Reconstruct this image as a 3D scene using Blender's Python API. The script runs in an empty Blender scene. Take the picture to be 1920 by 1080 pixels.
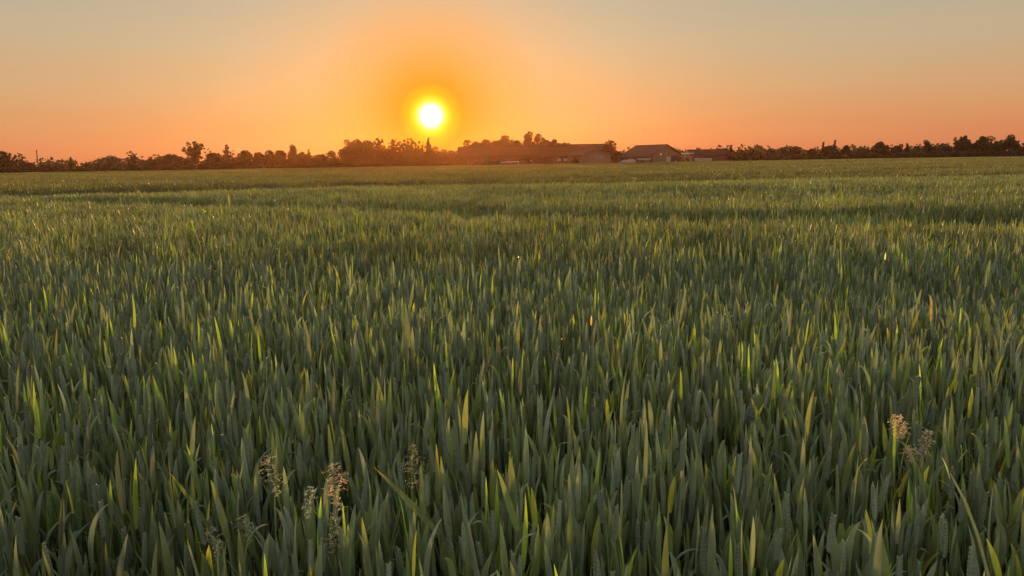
import bpy, math, random
import numpy as np
from mathutils import Vector

random.seed(7)
rng = np.random.default_rng(11)
scene = bpy.context.scene
COL = scene.collection
R = math.radians

# ------------------------------------------------------------------ camera
CAM_H = 1.52
FPX = 1450.0
PITCH = R(9.25)
ROLL = R(0.95)
cp, sp_ = math.cos(PITCH), math.sin(PITCH)
FWD = np.array([0, cp, -sp_])
R0 = np.array([1.0, 0, 0]); U0 = np.array([0, sp_, cp])
RIGHT = R0 * math.cos(ROLL) - U0 * math.sin(ROLL)
UP = U0 * math.cos(ROLL) + R0 * math.sin(ROLL)
CAM = np.array([0, 0, CAM_H])

cam_data = bpy.data.cameras.new("camera")
cam_data.sensor_width = 36
cam_data.lens = 36 * FPX / 1920
cam_data.clip_start = 0.05
cam_data.clip_end = 5000
cam = bpy.data.objects.new("camera", cam_data)
COL.objects.link(cam)
from mathutils import Matrix
m3 = Matrix(((RIGHT[0], UP[0], -FWD[0]), (RIGHT[1], UP[1], -FWD[1]), (RIGHT[2], UP[2], -FWD[2])))
cam.matrix_world = Matrix.Translation(Vector(CAM)) @ m3.to_4x4()
scene.camera = cam


def ray(px, py):
    d = FWD + (px - 960) / FPX * RIGHT + (540 - py) / FPX * UP
    return d


def W(px, py, D):
    """world X and Z of what stands D metres ahead on this line of sight"""
    d = ray(px, py)
    t = D / d[1]
    return float(CAM[0] + t * d[0]), float(CAM[2] + t * d[2])


def on_plane(px, py, z):
    d = ray(px, py)
    t = (z - CAM_H) / d[2]
    return float(t * d[0]), float(t * d[1])


SUN = ray(808, 217)
SUN = SUN / np.linalg.norm(SUN)
SUN_EL = math.asin(SUN[2])
SUN_AZ = math.atan2(SUN[0], SUN[1])


def s2l(*c):
    out = []
    for v in c:
        v = v / 255.0
        out.append(v / 12.92 if v <= 0.04045 else ((v + 0.055) / 1.055) ** 2.4)
    return out


# ------------------------------------------------------------------ world / sky
world = bpy.data.worlds.new("World")
scene.world = world
world.use_nodes = True
nt = world.node_tree
nt.nodes.clear()


def N(tree, typ, **kw):
    n = tree.nodes.new(typ)
    for k, v in kw.items():
        setattr(n, k, v)
    return n


def ramp(tree, stops, interp='LINEAR'):
    n = tree.nodes.new('ShaderNodeValToRGB')
    n.color_ramp.interpolation = interp
    el = n.color_ramp.elements
    while len(el) > 1:
        el.remove(el[0])
    el[0].position = stops[0][0]
    el[0].color = (*stops[0][1], 1)
    for p, c in stops[1:]:
        e = el.new(p)
        e.color = (*c, 1)
    return n


L = nt.links.new
tc = N(nt, 'ShaderNodeTexCoord')
nrm = N(nt, 'ShaderNodeVectorMath', operation='NORMALIZE')
L(tc.outputs['Generated'], nrm.inputs[0])
sep = N(nt, 'ShaderNodeSeparateXYZ')
L(nrm.outputs[0], sep.inputs[0])
west = ramp(nt, [
    (0.0, s2l(216, 128, 92)), (0.02, s2l(220, 137, 95)), (0.05, s2l(219, 153, 105)), (0.09, s2l(212, 168, 124)),
    (0.14, s2l(200, 177, 143)), (0.20, s2l(180, 177, 156)), (0.30, s2l(166, 174, 164)), (0.55, (.42, .46, .48)),
    (1.0, (.38, .42, .45))])
skn = N(nt, 'ShaderNodeTexNoise')
skn.inputs['Scale'].default_value = 3.0
skn.inputs['Detail'].default_value = 5
skp = N(nt, 'ShaderNodeMapping')
skp.inputs['Scale'].default_value = (1, 1, 9)
L(nrm.outputs[0], skp.inputs[0]); L(skp.outputs[0], skn.inputs['Vector'])
skr = N(nt, 'ShaderNodeMapRange')
skr.inputs['To Min'].default_value = -0.022
skr.inputs['To Max'].default_value = 0.022
L(skn.outputs['Fac'], skr.inputs['Value'])
ska = N(nt, 'ShaderNodeMath', operation='ADD')
L(sep.outputs['Z'], ska.inputs[0]); L(skr.outputs[0], ska.inputs[1])
L(ska.outputs[0], west.inputs[0])
east_fill = ramp(nt, [
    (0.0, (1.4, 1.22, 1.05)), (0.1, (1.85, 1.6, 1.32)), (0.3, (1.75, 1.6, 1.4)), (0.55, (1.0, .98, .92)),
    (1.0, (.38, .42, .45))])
L(sep.outputs['Z'], east_fill.inputs[0])  # sky behind the camera brightened past natural, as added fill for the crop
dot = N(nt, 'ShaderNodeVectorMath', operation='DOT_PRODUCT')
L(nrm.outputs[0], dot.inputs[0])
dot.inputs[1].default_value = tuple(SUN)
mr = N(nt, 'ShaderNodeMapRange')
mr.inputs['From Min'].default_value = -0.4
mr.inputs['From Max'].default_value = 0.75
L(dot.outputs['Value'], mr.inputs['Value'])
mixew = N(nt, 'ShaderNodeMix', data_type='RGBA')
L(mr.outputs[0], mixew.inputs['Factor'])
L(east_fill.outputs[0], mixew.inputs['A'])
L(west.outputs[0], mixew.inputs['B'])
# the physical sky adds its own tint
sky = N(nt, 'ShaderNodeTexSky')
sky.sky_type = 'NISHITA'
sky.sun_disc = False
sky.sun_elevation = SUN_EL
sky.sun_rotation = SUN_AZ
sky.dust_density = 2.0
skm = N(nt, 'ShaderNodeVectorMath', operation='SCALE')
L(sky.outputs[0], skm.inputs[0])
skm.inputs['Scale'].default_value = 0.10
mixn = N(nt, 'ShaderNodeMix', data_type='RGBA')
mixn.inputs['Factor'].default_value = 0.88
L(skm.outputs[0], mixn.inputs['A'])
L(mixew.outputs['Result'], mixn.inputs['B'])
# aureole round the sun
acos = N(nt, 'ShaderNodeMath', operation='ARCCOSINE')
cl = N(nt, 'ShaderNodeMath', operation='MINIMUM')
cl.inputs[1].default_value = 0.9999999
L(dot.outputs['Value'], cl.inputs[0])
L(cl.outputs[0], acos.inputs[0])
dv = N(nt, 'ShaderNodeMath', operation='DIVIDE')
dv.inputs[1].default_value = 0.5
L(acos.outputs[0], dv.inputs[0])
SC = 1 / 0.5
gcol = ramp(nt, [
    (0.0, (1.6, 1.6, 1.5)), (0.0125 * SC, (1.4, 1.4, 1.0)), (0.017 * SC, (1.1, 1.0, 0.16)), (0.021 * SC, (1.0, 0.80, 0.03)),
    (0.028 * SC, s2l(254, 190, 30)), (0.040 * SC, s2l(250, 156, 28)), (0.10 * SC, s2l(248, 160, 58)),
    (0.25 * SC, s2l(236, 152, 80)), (1.0, s2l(230, 160, 100))])
gal = ramp(nt, [
    (0.0, (1, 1, 1)), (0.030 * SC, (1, 1, 1)), (0.05 * SC, (.9, .9, .9)), (0.09 * SC, (.60, .60, .60)),
    (0.15 * SC, (.20, .20, .20)), (0.24 * SC, (.03, .03, .03)), (0.5 * SC, (0, 0, 0))])
L(dv.outputs[0], gcol.inputs[0])
L(dv.outputs[0], gal.inputs[0])
mixg = N(nt, 'ShaderNodeMix', data_type='RGBA')
L(gal.outputs[0], mixg.inputs['Factor'])
L(mixn.outputs['Result'], mixg.inputs['A'])
L(gcol.outputs[0], mixg.inputs['B'])
# below the horizon: the haze of far land
bg = N(nt, 'ShaderNodeBackground')
bg.inputs['Strength'].default_value = 1.0
L(mixg.outputs['Result'], bg.inputs['Color'])
wo = N(nt, 'ShaderNodeOutputWorld')
L(bg.outputs[0], wo.inputs['Surface'])

# ------------------------------------------------------------------ sun
sun_data = bpy.data.lights.new("sun", 'SUN')
sun_data.energy = 4.8
sun_data.angle = R(0.6)
sun_data.color = (1.0, 0.55, 0.21)
sun = bpy.data.objects.new("sun", sun_data)
COL.objects.link(sun)
sun.rotation_euler = Vector(-SUN).to_track_quat('-Z', 'Y').to_euler()
sun.location = (0, 0, 30)

scene.view_settings.view_transform = 'Standard'
scene.view_settings.look = 'None'
scene.view_settings.exposure = 0.0
scene.view_settings.gamma = 1.0
scene.cycles.max_bounces = 6
scene.cycles.diffuse_bounces = 3
scene.cycles.transmission_bounces = 4
scene.cycles.glossy_bounces = 2
scene.cycles.volume_bounces = 0


# ------------------------------------------------------------------ materials
def mat_simple(name, col, rough=0.8, var=0.25, scale=1.0, spec=0.2, bump=0.0, stretch=(1, 1, 1)):
    m = bpy.data.materials.new(name)
    m.use_nodes = True
    t = m.node_tree
    b = t.nodes['Principled BSDF']
    b.inputs['Roughness'].default_value = rough
    b.inputs['Specular IOR Level'].default_value = spec
    co = N(t, 'ShaderNodeTexCoord')
    mp = N(t, 'ShaderNodeMapping')
    mp.inputs['Scale'].default_value = stretch
    t.links.new(co.outputs['Object'], mp.inputs[0])
    no = N(t, 'ShaderNodeTexNoise')
    no.inputs['Scale'].default_value = scale
    no.inputs['Detail'].default_value = 6
    t.links.new(mp.outputs[0], no.inputs['Vector'])
    rp = ramp(t, [(0.3, [c * (1 - var) for c in col]), (0.7, [c * (1 + var) for c in col])])
    t.links.new(no.outputs['Fac'], rp.inputs[0])
    t.links.new(rp.outputs[0], b.inputs['Base Color'])
    if bump:
        bp = N(t, 'ShaderNodeBump')
        bp.inputs['Strength'].default_value = bump
        t.links.new(no.outputs['Fac'], bp.inputs['Height'])
        t.links.new(bp.outputs[0], b.inputs['Normal'])
    return m


def mat_foliage(name, col, transl=(0.2, 0.2, 0.05), tf=0.3, noise=0.5):
    m = bpy.data.materials.new(name)
    m.use_nodes = True
    t = m.node_tree
    b = t.nodes['Principled BSDF']
    b.inputs['Roughness'].default_value = 0.6
    b.inputs['Specular IOR Level'].default_value = 0.25
    out = t.nodes['Material Output']
    co = N(t, 'ShaderNodeTexCoord')
    no = N(t, 'ShaderNodeTexNoise')
    no.inputs['Scale'].default_value = noise
    no.inputs['Detail'].default_value = 5
    t.links.new(co.outputs['Object'], no.inputs['Vector'])
    rp = ramp(t, [(0.3, [c * 0.6 for c in col]), (0.55, col), (0.75, [col[0] * 1.6, col[1] * 1.4, col[2] * 1.1])])
    t.links.new(no.outputs['Fac'], rp.inputs[0])
    t.links.new(rp.outputs[0], b.inputs['Base Color'])
    tr = N(t, 'ShaderNodeBsdfTranslucent')
    tr.inputs['Color'].default_value = (*transl, 1)
    mx = N(t, 'ShaderNodeMixShader')
    mx.inputs[0].default_value = tf
    t.links.new(b.outputs[0], mx.inputs[1])
    t.links.new(tr.outputs[0], mx.inputs[2])
    t.links.new(mx.outputs[0], out.inputs['Surface'])
    return m


def mat_attr_leaf(name, rough=0.5, tf=0.40, spec=0.35):
    """leaf colour from the mesh attribute 'col' (each blade has its own green)"""
    m = bpy.data.materials.new(name)
    m.use_nodes = True
    t = m.node_tree
    b = t.nodes['Principled BSDF']
    out = t.nodes['Material Output']
    at = N(t, 'ShaderNodeAttribute', attribute_name='col')
    oi = N(t, 'ShaderNodeObjectInfo')
    ge = N(t, 'ShaderNodeNewGeometry')
    # patches of different vigour across the field
    no = N(t, 'ShaderNodeTexNoise')
    no.inputs['Scale'].default_value = 0.35
    no.inputs['Detail'].default_value = 4
    t.links.new(ge.outputs['Position'], no.inputs['Vector'])
    mr1 = N(t, 'ShaderNodeMapRange')
    mr1.inputs['From Min'].default_value = 0.3
    mr1.inputs['From Max'].default_value = 0.7
    mr1.inputs['To Min'].default_value = 0.93
    mr1.inputs['To Max'].default_value = 1.22
    t.links.new(no.outputs['Fac'], mr1.inputs['Value'])
    mr2 = N(t, 'ShaderNodeMapRange')
    mr2.inputs['To Min'].default_value = 0.8
    mr2.inputs['To Max'].default_value = 1.25
    t.links.new(oi.outputs['Random'], mr2.inputs['Value'])
    no3 = N(t, 'ShaderNodeTexNoise')
    no3.inputs['Scale'].default_value = 2.2
    no3.inputs['Detail'].default_value = 3
    t.links.new(ge.outputs['Position'], no3.inputs['Vector'])
    mr5 = N(t, 'ShaderNodeMapRange')
    mr5.inputs['From Min'].default_value = 0.35
    mr5.inputs['From Max'].default_value = 0.65
    mr5.inputs['To Min'].default_value = 0.78
    mr5.inputs['To Max'].default_value = 1.22
    t.links.new(no3.outputs['Fac'], mr5.inputs['Value'])
    mu0 = N(t, 'ShaderNodeMath', operation='MULTIPLY')
    t.links.new(mr1.outputs[0], mu0.inputs[0])
    t.links.new(mr5.outputs[0], mu0.inputs[1])
    mu = N(t, 'ShaderNodeMath', operation='MULTIPLY')
    t.links.new(mu0.outputs[0], mu.inputs[0])
    t.links.new(mr2.outputs[0], mu.inputs[1])
    # fine mottling
    n2 = N(t, 'ShaderNodeTexNoise')
    n2.inputs['Scale'].default_value = 90
    n2.inputs['Detail'].default_value = 3
    mp = N(t, 'ShaderNodeMapping')
    mp.inputs['Scale'].default_value = (1, 1, 0.15)
    t.links.new(ge.outputs['Position'], mp.inputs[0])
    t.links.new(mp.outputs[0], n2.inputs['Vector'])
    mr3 = N(t, 'ShaderNodeMapRange')
    mr3.inputs['To Min'].default_value = 0.55
    mr3.inputs['To Max'].default_value = 1.45
    t.links.new(n2.outputs['Fac'], mr3.inputs['Value'])
    mu2 = N(t, 'ShaderNodeMath', operation='MULTIPLY')
    t.links.new(mu.outputs[0], mu2.inputs[0])
    t.links.new(mr3.outputs[0], mu2.inputs[1])
    sc = N(t, 'ShaderNodeVectorMath', operation='SCALE')
    t.links.new(at.outputs['Color'], sc.inputs[0])
    t.links.new(mu2.outputs[0], sc.inputs['Scale'])
    t.links.new(sc.outputs[0], b.inputs['Base Color'])
    b.inputs['Roughness'].default_value = rough
    b.inputs['Specular IOR Level'].default_value = spec
    bp = N(t, 'ShaderNodeBump')
    bp.inputs['Strength'].default_value = 0.25
    bp.inputs['Distance'].default_value = 0.002
    t.links.new(n2.outputs['Fac'], bp.inputs['Height'])
    t.links.new(bp.outputs[0], b.inputs['Normal'])
    tr = N(t, 'ShaderNodeBsdfTranslucent')
    tm = N(t, 'ShaderNodeVectorMath', operation='MULTIPLY')
    tm.inputs[1].default_value = (1.8, 1.75, 0.6)
    t.links.new(sc.outputs[0], tm.inputs[0])
    t.links.new(tm.outputs[0], tr.inputs['Color'])
    mx = N(t, 'ShaderNodeMixShader')
    mx.inputs[0].default_value = tf
    t.links.new(b.outputs[0], mx.inputs[1])
    t.links.new(tr.outputs[0], mx.inputs[2])
    t.links.new(mx.outputs[0], out.inputs['Surface'])
    return m


M_leaf = mat_attr_leaf('wheat_leaf')
M_straw = mat_attr_leaf('straw', rough=0.6, tf=0.35, spec=0.3)
M_soil = mat_simple('soil', (0.060, 0.040, 0.024), 0.95, 0.4, 6.0, 0.1, 0.4)
M_fol = [mat_foliage('foliage_dark', (0.018, 0.026, 0.013), (0.04, 0.05, 0.012), 0.2),
         mat_foliage('foliage_mid', (0.027, 0.037, 0.018), (0.07, 0.08, 0.02), 0.25),
         mat_foliage('foliage_pale', (0.040, 0.052, 0.028), (0.09, 0.10, 0.03), 0.25)]
M_bark = mat_simple('bark', (0.07, 0.05, 0.035), 0.9, 0.3, 3, 0.1, 0.3, (1, 1, 0.3))


# ------------------------------------------------------------------ mesh helpers
def mesh_np(name, V, Q, mats, col=None, smooth=True):
    """V (n,3) float, Q (m,4) int quads"""
    me = bpy.data.meshes.new(name)
    V = np.asarray(V, dtype=np.float32)
    Q = np.asarray(Q, dtype=np.int32)
    me.vertices.add(len(V))
    me.vertices.foreach_set('co', V.ravel())
    if len(Q):
        me.loops.add(Q.size)
        me.loops.foreach_set('vertex_index', Q.ravel())
        me.polygons.add(len(Q))
        me.polygons.foreach_set('loop_start', np.arange(0, Q.size, 4, dtype=np.int32))
        me.polygons.foreach_set('loop_total', np.full(len(Q), 4, dtype=np.int32))
        me.polygons.foreach_set('use_smooth', np.full(len(Q), smooth, dtype=bool))
    me.update(calc_edges=True)
    for m in (mats if isinstance(mats, (list, tuple)) else [mats]):
        me.materials.append(m)
    if col is not None:
        a = me.attributes.new('col', 'FLOAT_COLOR', 'POINT')
        c4 = np.ones((len(V), 4), dtype=np.float32)
        c4[:, :3] = col
        a.data.foreach_set('color', c4.ravel())
    return me


def link(name, me, parent=None, loc=None, rz=0.0):
    o = bpy.data.objects.new(name, me)
    COL.objects.link(o)
    if parent is not None:
        o.parent = parent
    if loc is not None:
        o.location = loc
    if rz:
        o.rotation_euler = (0, 0, rz)
    return o


def tag(o, label=None, cat=None, group=None, kind=None):
    if label: o['label'] = label
    if cat: o['category'] = cat
    if group: o['group'] = group
    if kind: o['kind'] = kind
    return o


def thing(name, label, cat, loc, rz=0.0, group=None):
    o = bpy.data.objects.new(name, None)
    o.empty_display_size = 0.3
    COL.objects.link(o)
    o.location = loc
    o.rotation_euler = (0, 0, rz)
    return tag(o, label, cat, group)


class Geo:
    def __init__(s):
        s.V, s.Q, s.C, s.n = [], [], [], 0

    def add(s, V, Q, C=(0.1, 0.1, 0.1)):
        V = np.asarray(V, float).reshape(-1, 3)
        Q = np.asarray(Q, int).reshape(-1, 4)
        C = np.asarray(C, float)
        if C.ndim == 1:
            C = np.tile(C, (len(V), 1))
        s.V.append(V); s.Q.append(Q + s.n); s.C.append(C)
        s.n += len(V)

    def out(s):
        return np.vstack(s.V), np.vstack(s.Q), np.vstack(s.C)

    def box(s, x0, x1, y0, y1, z0, z1, C=(0.1, 0.1, 0.1)):
        V = [(x0, y0, z0), (x1, y0, z0), (x1, y1, z0), (x0, y1, z0), (x0, y0, z1), (x1, y0, z1), (x1, y1, z1), (x0, y1, z1)]
        Q = [(0, 3, 2, 1), (4, 5, 6, 7), (0, 1, 5, 4), (1, 2, 6, 5), (2, 3, 7, 6), (3, 0, 4, 7)]
        s.add(V, Q, C)

    def slab(s, a, b, c, d, th):
        """a b c d: corners of the top face (ccw from above), thickness downwards"""
        P = np.array([a, b, c, d], float)
        n = np.cross(P[1] - P[0], P[3] - P[0])
        n = n / np.linalg.norm(n)
        B = P - n * th
        V = np.vstack([B, P])
        Q = [(0, 3, 2, 1), (4, 5, 6, 7), (0, 1, 5, 4), (1, 2, 6, 5), (2, 3, 7, 6), (3, 0, 4, 7)]
        s.add(V, Q)

    def tube(s, pts, rad, sides=5, C=(0.1, 0.1, 0.1)):
        pts = np.asarray(pts, float)
        rad = np.broadcast_to(np.asarray(rad, float), (len(pts),))
        T = np.gradient(pts, axis=0)
        T /= np.linalg.norm(T, axis=1)[:, None] + 1e-9
        ref = np.array([0.31, 0.95, 0.05])
        A = np.cross(T, ref); A /= np.linalg.norm(A, axis=1)[:, None] + 1e-9
        B = np.cross(T, A)
        ang = np.arange(sides) * 2 * math.pi / sides
        V = pts[:, None, :] + rad[:, None, None] * (np.cos(ang)[None, :, None] * A[:, None, :] + np.sin(ang)[None, :, None] * B[:, None, :])
        Q = []
        for i in range(len(pts) - 1):
            for j in range(sides):
                k = (j + 1) % sides
                Q.append((i * sides + j, i * sides + k, (i + 1) * sides + k, (i + 1) * sides + j))
        s.add(V.reshape(-1, 3), Q, C)

    def mesh(s, name, mat, smooth=False, col=False):
        V, Q, C = s.out()
        return mesh_np(name, V, Q, mat, C if col else None, smooth)


def blades(p0, length, width, az, lean, curve, twist, S, C3, cols, tipcol=None, fold=0.18, twist0=None):
    """many leaf blades at once. p0 (N,3); every other argument (N,)"""
    Nn = len(p0)
    t = np.linspace(0, 1, S + 1)
    ds = length / S
    phi = lean[:, None] + curve[:, None] * t[None, :] ** 2.2     # from vertical
    H = np.stack([np.sin(az), np.cos(az), np.zeros(Nn)], 1)       # outward
    tang = np.sin(phi)[..., None] * H[:, None, :] + np.cos(phi)[..., None] * np.array([0, 0, 1.0])
    P = np.zeros((Nn, S + 1, 3))
    P[:, 0] = p0
    P[:, 1:] = p0[:, None, :] + np.cumsum((tang[:, :-1] + tang[:, 1:]) * 0.5 * ds[:, None, None], axis=1)
    side0 = np.stack([np.cos(az), -np.sin(az), np.zeros(Nn)], 1)[:, None, :] * np.ones((1, S + 1, 1))
    nor0 = np.cross(side0, tang)
    tw = (0 if twist0 is None else twist0[:, None]) + twist[:, None] * t[None, :]
    side = np.cos(tw)[..., None] * side0 + np.sin(tw)[..., None] * nor0
    nor = np.cross(side, tang)
    prof = (0.62 + 0.38 * np.sin(np.clip(t * 3.0, 0, math.pi / 2))) * (1 - t ** 2.6) ** 0.9
    prof[-1] = 0.03
    w = width[:, None] * prof[None, :] * 0.5
    if C3:
        V = np.stack([P - side * w[..., None], P - nor * (w * fold * 2)[..., None], P + side * w[..., None]], 2)
        c = 3
    else:
        V = np.stack([P - side * w[..., None], P + side * w[..., None]], 2)
        c = 2
    base = (np.arange(Nn) * (S + 1) * c)[:, None, None]
    i = (np.arange(S) * c)[None, :, None]
    j = np.arange(c - 1)[None, None, :]
    a = base + i + j
    Q = np.stack([a, a + 1, a + 1 + c, a + c], -1).reshape(-1, 4)
    cc = np.repeat(cols[:, None, :], S + 1, axis=1)
    if tipcol is not None:
        k = np.clip((t - 0.55) / 0.45, 0, 1)[None, :, None] ** 1.5
        cc = cc * (1 - k) + tipcol[:, None, :] * k
    cc = np.repeat(cc[:, :, None, :], c, axis=2).reshape(-1, 3)
    return V.reshape(-1, 3), Q, cc


# ------------------------------------------------------------------ ground
gm = bpy.data.materials.new('soil_and_grass')
gm.use_nodes = True
t = gm.node_tree
b = t.nodes['Principled BSDF']
b.inputs['Roughness'].default_value = 0.95
b.inputs['Specular IOR Level'].default_value = 0.1
ge = N(t, 'ShaderNodeNewGeometry')
sx = N(t, 'ShaderNodeSeparateXYZ')
t.links.new(ge.outputs['Position'], sx.inputs[0])
n1 = N(t, 'ShaderNodeTexNoise'); n1.inputs['Scale'].default_value = 5; n1.inputs['Detail'].default_value = 8
t.links.new(ge.outputs['Position'], n1.inputs['Vector'])
so = ramp(t, [(0.3, (0.030, 0.020, 0.013)), (0.7, (0.085, 0.058, 0.036))])
t.links.new(n1.outputs['Fac'], so.inputs[0])
n2 = N(t, 'ShaderNodeTexNoise'); n2.inputs['Scale'].default_value = 0.2; n2.inputs['Detail'].default_value = 6
t.links.new(ge.outputs['Position'], n2.inputs['Vector'])
gr = ramp(t, [(0.3, (0.045, 0.06, 0.02)), (0.7, (0.09, 0.10, 0.035))])
t.links.new(n2.outputs['Fac'], gr.inputs[0])
mr = N(t, 'ShaderNodeMapRange'); mr.inputs['From Min'].default_value = 228; mr.inputs['From Max'].default_value = 232
t.links.new(sx.outputs['Y'], mr.inputs['Value'])
mx = N(t, 'ShaderNodeMix', data_type='RGBA')
t.links.new(mr.outputs[0], mx.inputs['Factor'])
t.links.new(so.outputs[0], mx.inputs['A']); t.links.new(gr.outputs[0], mx.inputs['B'])
t.links.new(mx.outputs['Result'], b.inputs['Base Color'])
bp = N(t, 'ShaderNodeBump'); bp.inputs['Distance'].default_value = 0.03
t.links.new(n1.outputs['Fac'], bp.inputs['Height']); t.links.new(bp.outputs[0], b.inputs['Normal'])
g = Geo()
g.add([(-2500, -600, 0), (2500, -600, 0), (2500, 3500, 0), (-2500, 3500, 0)], [(0, 1, 2, 3)])
ground = link('ground', g.mesh('ground', gm))
tag(ground, kind='structure')

# ------------------------------------------------------------------ wheat
GREENS = np.array([(0.110, 0.142, 0.088), (0.124, 0.150, 0.108), (0.100, 0.138, 0.068), (0.128, 0.146, 0.072), (0.116, 0.142, 0.115)])
YEL = np.array([(0.28, 0.32, 0.04), (0.18, 0.26, 0.045), (0.34, 0.33, 0.05)])  # yellow-green blades; extra brightness painted in for sun shining through them


def leafcols(r, n, pyel=0.085):
    c = GREENS[r.integers(0, len(GREENS), n)] * r.uniform(0.75, 1.3, (n, 1))
    y = r.random(n) < pyel
    c[y] = YEL[r.integers(0, 3, y.sum())] * r.uniform(0.7, 1.1, (y.sum(), 1))
    tip = c * r.uniform(1.0, 1.5, (n, 1))
    q = r.random(n) < 0.22
    tip[q] = (0.16, 0.19, 0.055)
    q = r.random(n) < 0.14
    tip[q] = (0.22, 0.20, 0.12)
    return c, tip


def ear_geo(g, base, L_, r, az, tilt, hi=True):
    """a young green ear: a solid spike with overlapping spikelets on its sides"""
    ax = np.array([math.sin(tilt) * math.sin(az), math.sin(tilt) * math.cos(az), math.cos(tilt)])
    s = np.array([math.cos(az), -math.sin(az), 0.0])
    n_ = np.cross(ax, s)
    k = 10
    C = np.array([0.13, 0.165, 0.115]) * r.uniform(0.85, 1.2)
    m = k * 4 + 1
    f = np.linspace(0, 1, m)
    env = 0.0042 * (0.75 + 0.45 * np.sin(np.pi * np.clip(f * .9 + .1, 0, 1))) * np.where(f > .93, (1 - f) / .07 * .8 + .2, 1)
    bul = 1 + .16 * np.abs(np.sin(f * k * math.pi))
    g.tube([base + ax * (L_ * q) for q in f], env * bul, 6, C)
    for i in range(k):
        for sd in (-1, 1):
            ff = (i + .5 + .25 * sd) / k
            w_ = 0.0050 * (0.65 + 0.4 * math.sin(math.pi * min(1, ff * .9 + .1)))
            c0 = base + ax * (L_ * ff) + s * sd * w_ * .8
            out = ax + s * sd * 0.25; out /= np.linalg.norm(out)
            h = L_ / k * 1.25
            g.tube([c0 - out * h * .5, c0 - out * h * .1, c0 + out * h * .35, c0 + out * h * .62], [.0012, .0026, .0020, .0004], 4, C * r.uniform(.9, 1.15))


def plant(r, hi=2):
    """one tiller: stem, three or four blades, sometimes an ear"""
    g = Geo()
    H = r.uniform(0.59, 0.69)
    stem_l = r.uniform(-0.05, 0.05, 2)
    pt = lambda z: np.array([stem_l[0] * (z / H) ** 2, stem_l[1] * (z / H) ** 2, z])
    zs = np.array([0, 0.25, 0.45, H])
    sc_ = np.array([0.075, 0.10, 0.045]) * r.uniform(0.8, 1.2)
    g.tube([pt(z) for z in zs], [0.0026, 0.0026, 0.0024, 0.002], 4 if hi == 2 else 3, sc_)
    n = 4 if hi == 2 else 3
    az0 = r.normal(0, .45) + math.pi * (r.random() < .5)
    zat = np.array([H, H - 0.06 - r.uniform(0, .05), H - 0.15 - r.uniform(0, .05), 0.2][:n])
    az = az0 + np.arange(n) * math.pi + r.normal(0, 0.4, n)
    length = np.array([r.uniform(.09, .17), r.uniform(.11, .185), r.uniform(.15, .22), 0.2][:n])
    width = np.array([r.uniform(.0115, .020), r.uniform(.0115, .019), .014, .010][:n])
    lean = np.array([r.uniform(.0, .16), r.uniform(.0, .20), r.uniform(.05, .32), 0.6][:n])
    curve = np.array([abs(r.normal(0, .35)), abs(r.normal(0.1, .35)), r.uniform(.1, .9), 1.2][:n])
    if r.random() < 0.15:
        curve[0] += r.uniform(1.0, 2.2)
    tw = r.normal(0, 0.5, n)
    tw0 = r.normal(0, 0.5, n)
    c, tip = leafcols(r, n)
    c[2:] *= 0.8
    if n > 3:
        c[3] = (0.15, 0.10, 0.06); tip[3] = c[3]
    p0 = np.array([pt(z) for z in zat])
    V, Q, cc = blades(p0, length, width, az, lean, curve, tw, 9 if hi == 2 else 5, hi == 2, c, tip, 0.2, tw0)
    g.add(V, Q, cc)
    if r.random() < 0.13:
        ear_geo(g, pt(H) + np.array([0, 0, r.uniform(0.06, 0.12)]), r.uniform(.07, .095), r, r.uniform(0, 6.28), r.uniform(0, .15), hi == 2)
        g.tube([pt(H), pt(H) + np.array([0, 0, .1])], [0.0017, 0.0014], 3, sc_)
    return g.out()


def patch(r, size, dens, S, wmul, nl):
    """a square of crop for the middle and far field"""
    n = int(size * size * dens)
    xy = r.uniform(-size / 2, size / 2, (n, 2))
    H = r.uniform(0.55, 0.69, n) + 0.035 * np.sin(xy[:, 0] * 9 + r.uniform(0, 6)) * np.sin(xy[:, 1] * 7 + r.uniform(0, 6)) + 0.05 * (r.random(n) < .08)
    g = Geo()
    for k in range(nl):
        drop = 0.0 if k == 0 else 0.12 * k
        az = r.normal(0, .7, n) + math.pi * (r.random(n) < .5)
        p0 = np.column_stack([xy, H - drop])
        c, tip = leafcols(r, n, 0.09)
        f_ = r.random(n) < 0.25
        c[f_] *= (1.15, .95, .7)
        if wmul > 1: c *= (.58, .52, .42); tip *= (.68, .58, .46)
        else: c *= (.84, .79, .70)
        cur = np.abs(r.normal(0.1 + 0.25 * k, .4, n))
        q = r.random(n) < 0.12
        cur[q] += 1.4
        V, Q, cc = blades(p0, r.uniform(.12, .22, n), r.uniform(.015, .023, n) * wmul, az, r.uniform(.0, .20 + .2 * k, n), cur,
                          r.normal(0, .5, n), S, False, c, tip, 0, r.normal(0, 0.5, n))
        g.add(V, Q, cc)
    # stems as narrow blades
    V, Q, cc = blades(np.column_stack([xy, np.zeros(n)]), H, np.full(n, .006 * wmul), r.uniform(0, 6.28, n), np.zeros(n), np.zeros(n),
                      np.zeros(n), 1, False, np.tile((0.07, 0.075, 0.04), (n, 1)))
    g.add(V, Q, cc)
    return g.out()


LODS = []
variants = [[plant(rng, 2) for _ in range(36)],
            [patch(rng, 0.8, 560, 4, .80, 3) for _ in range(5)],
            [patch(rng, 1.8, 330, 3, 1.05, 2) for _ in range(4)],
            [patch(rng, 5.0, 90, 2, 2.2, 2) for _ in range(4)]]


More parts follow.
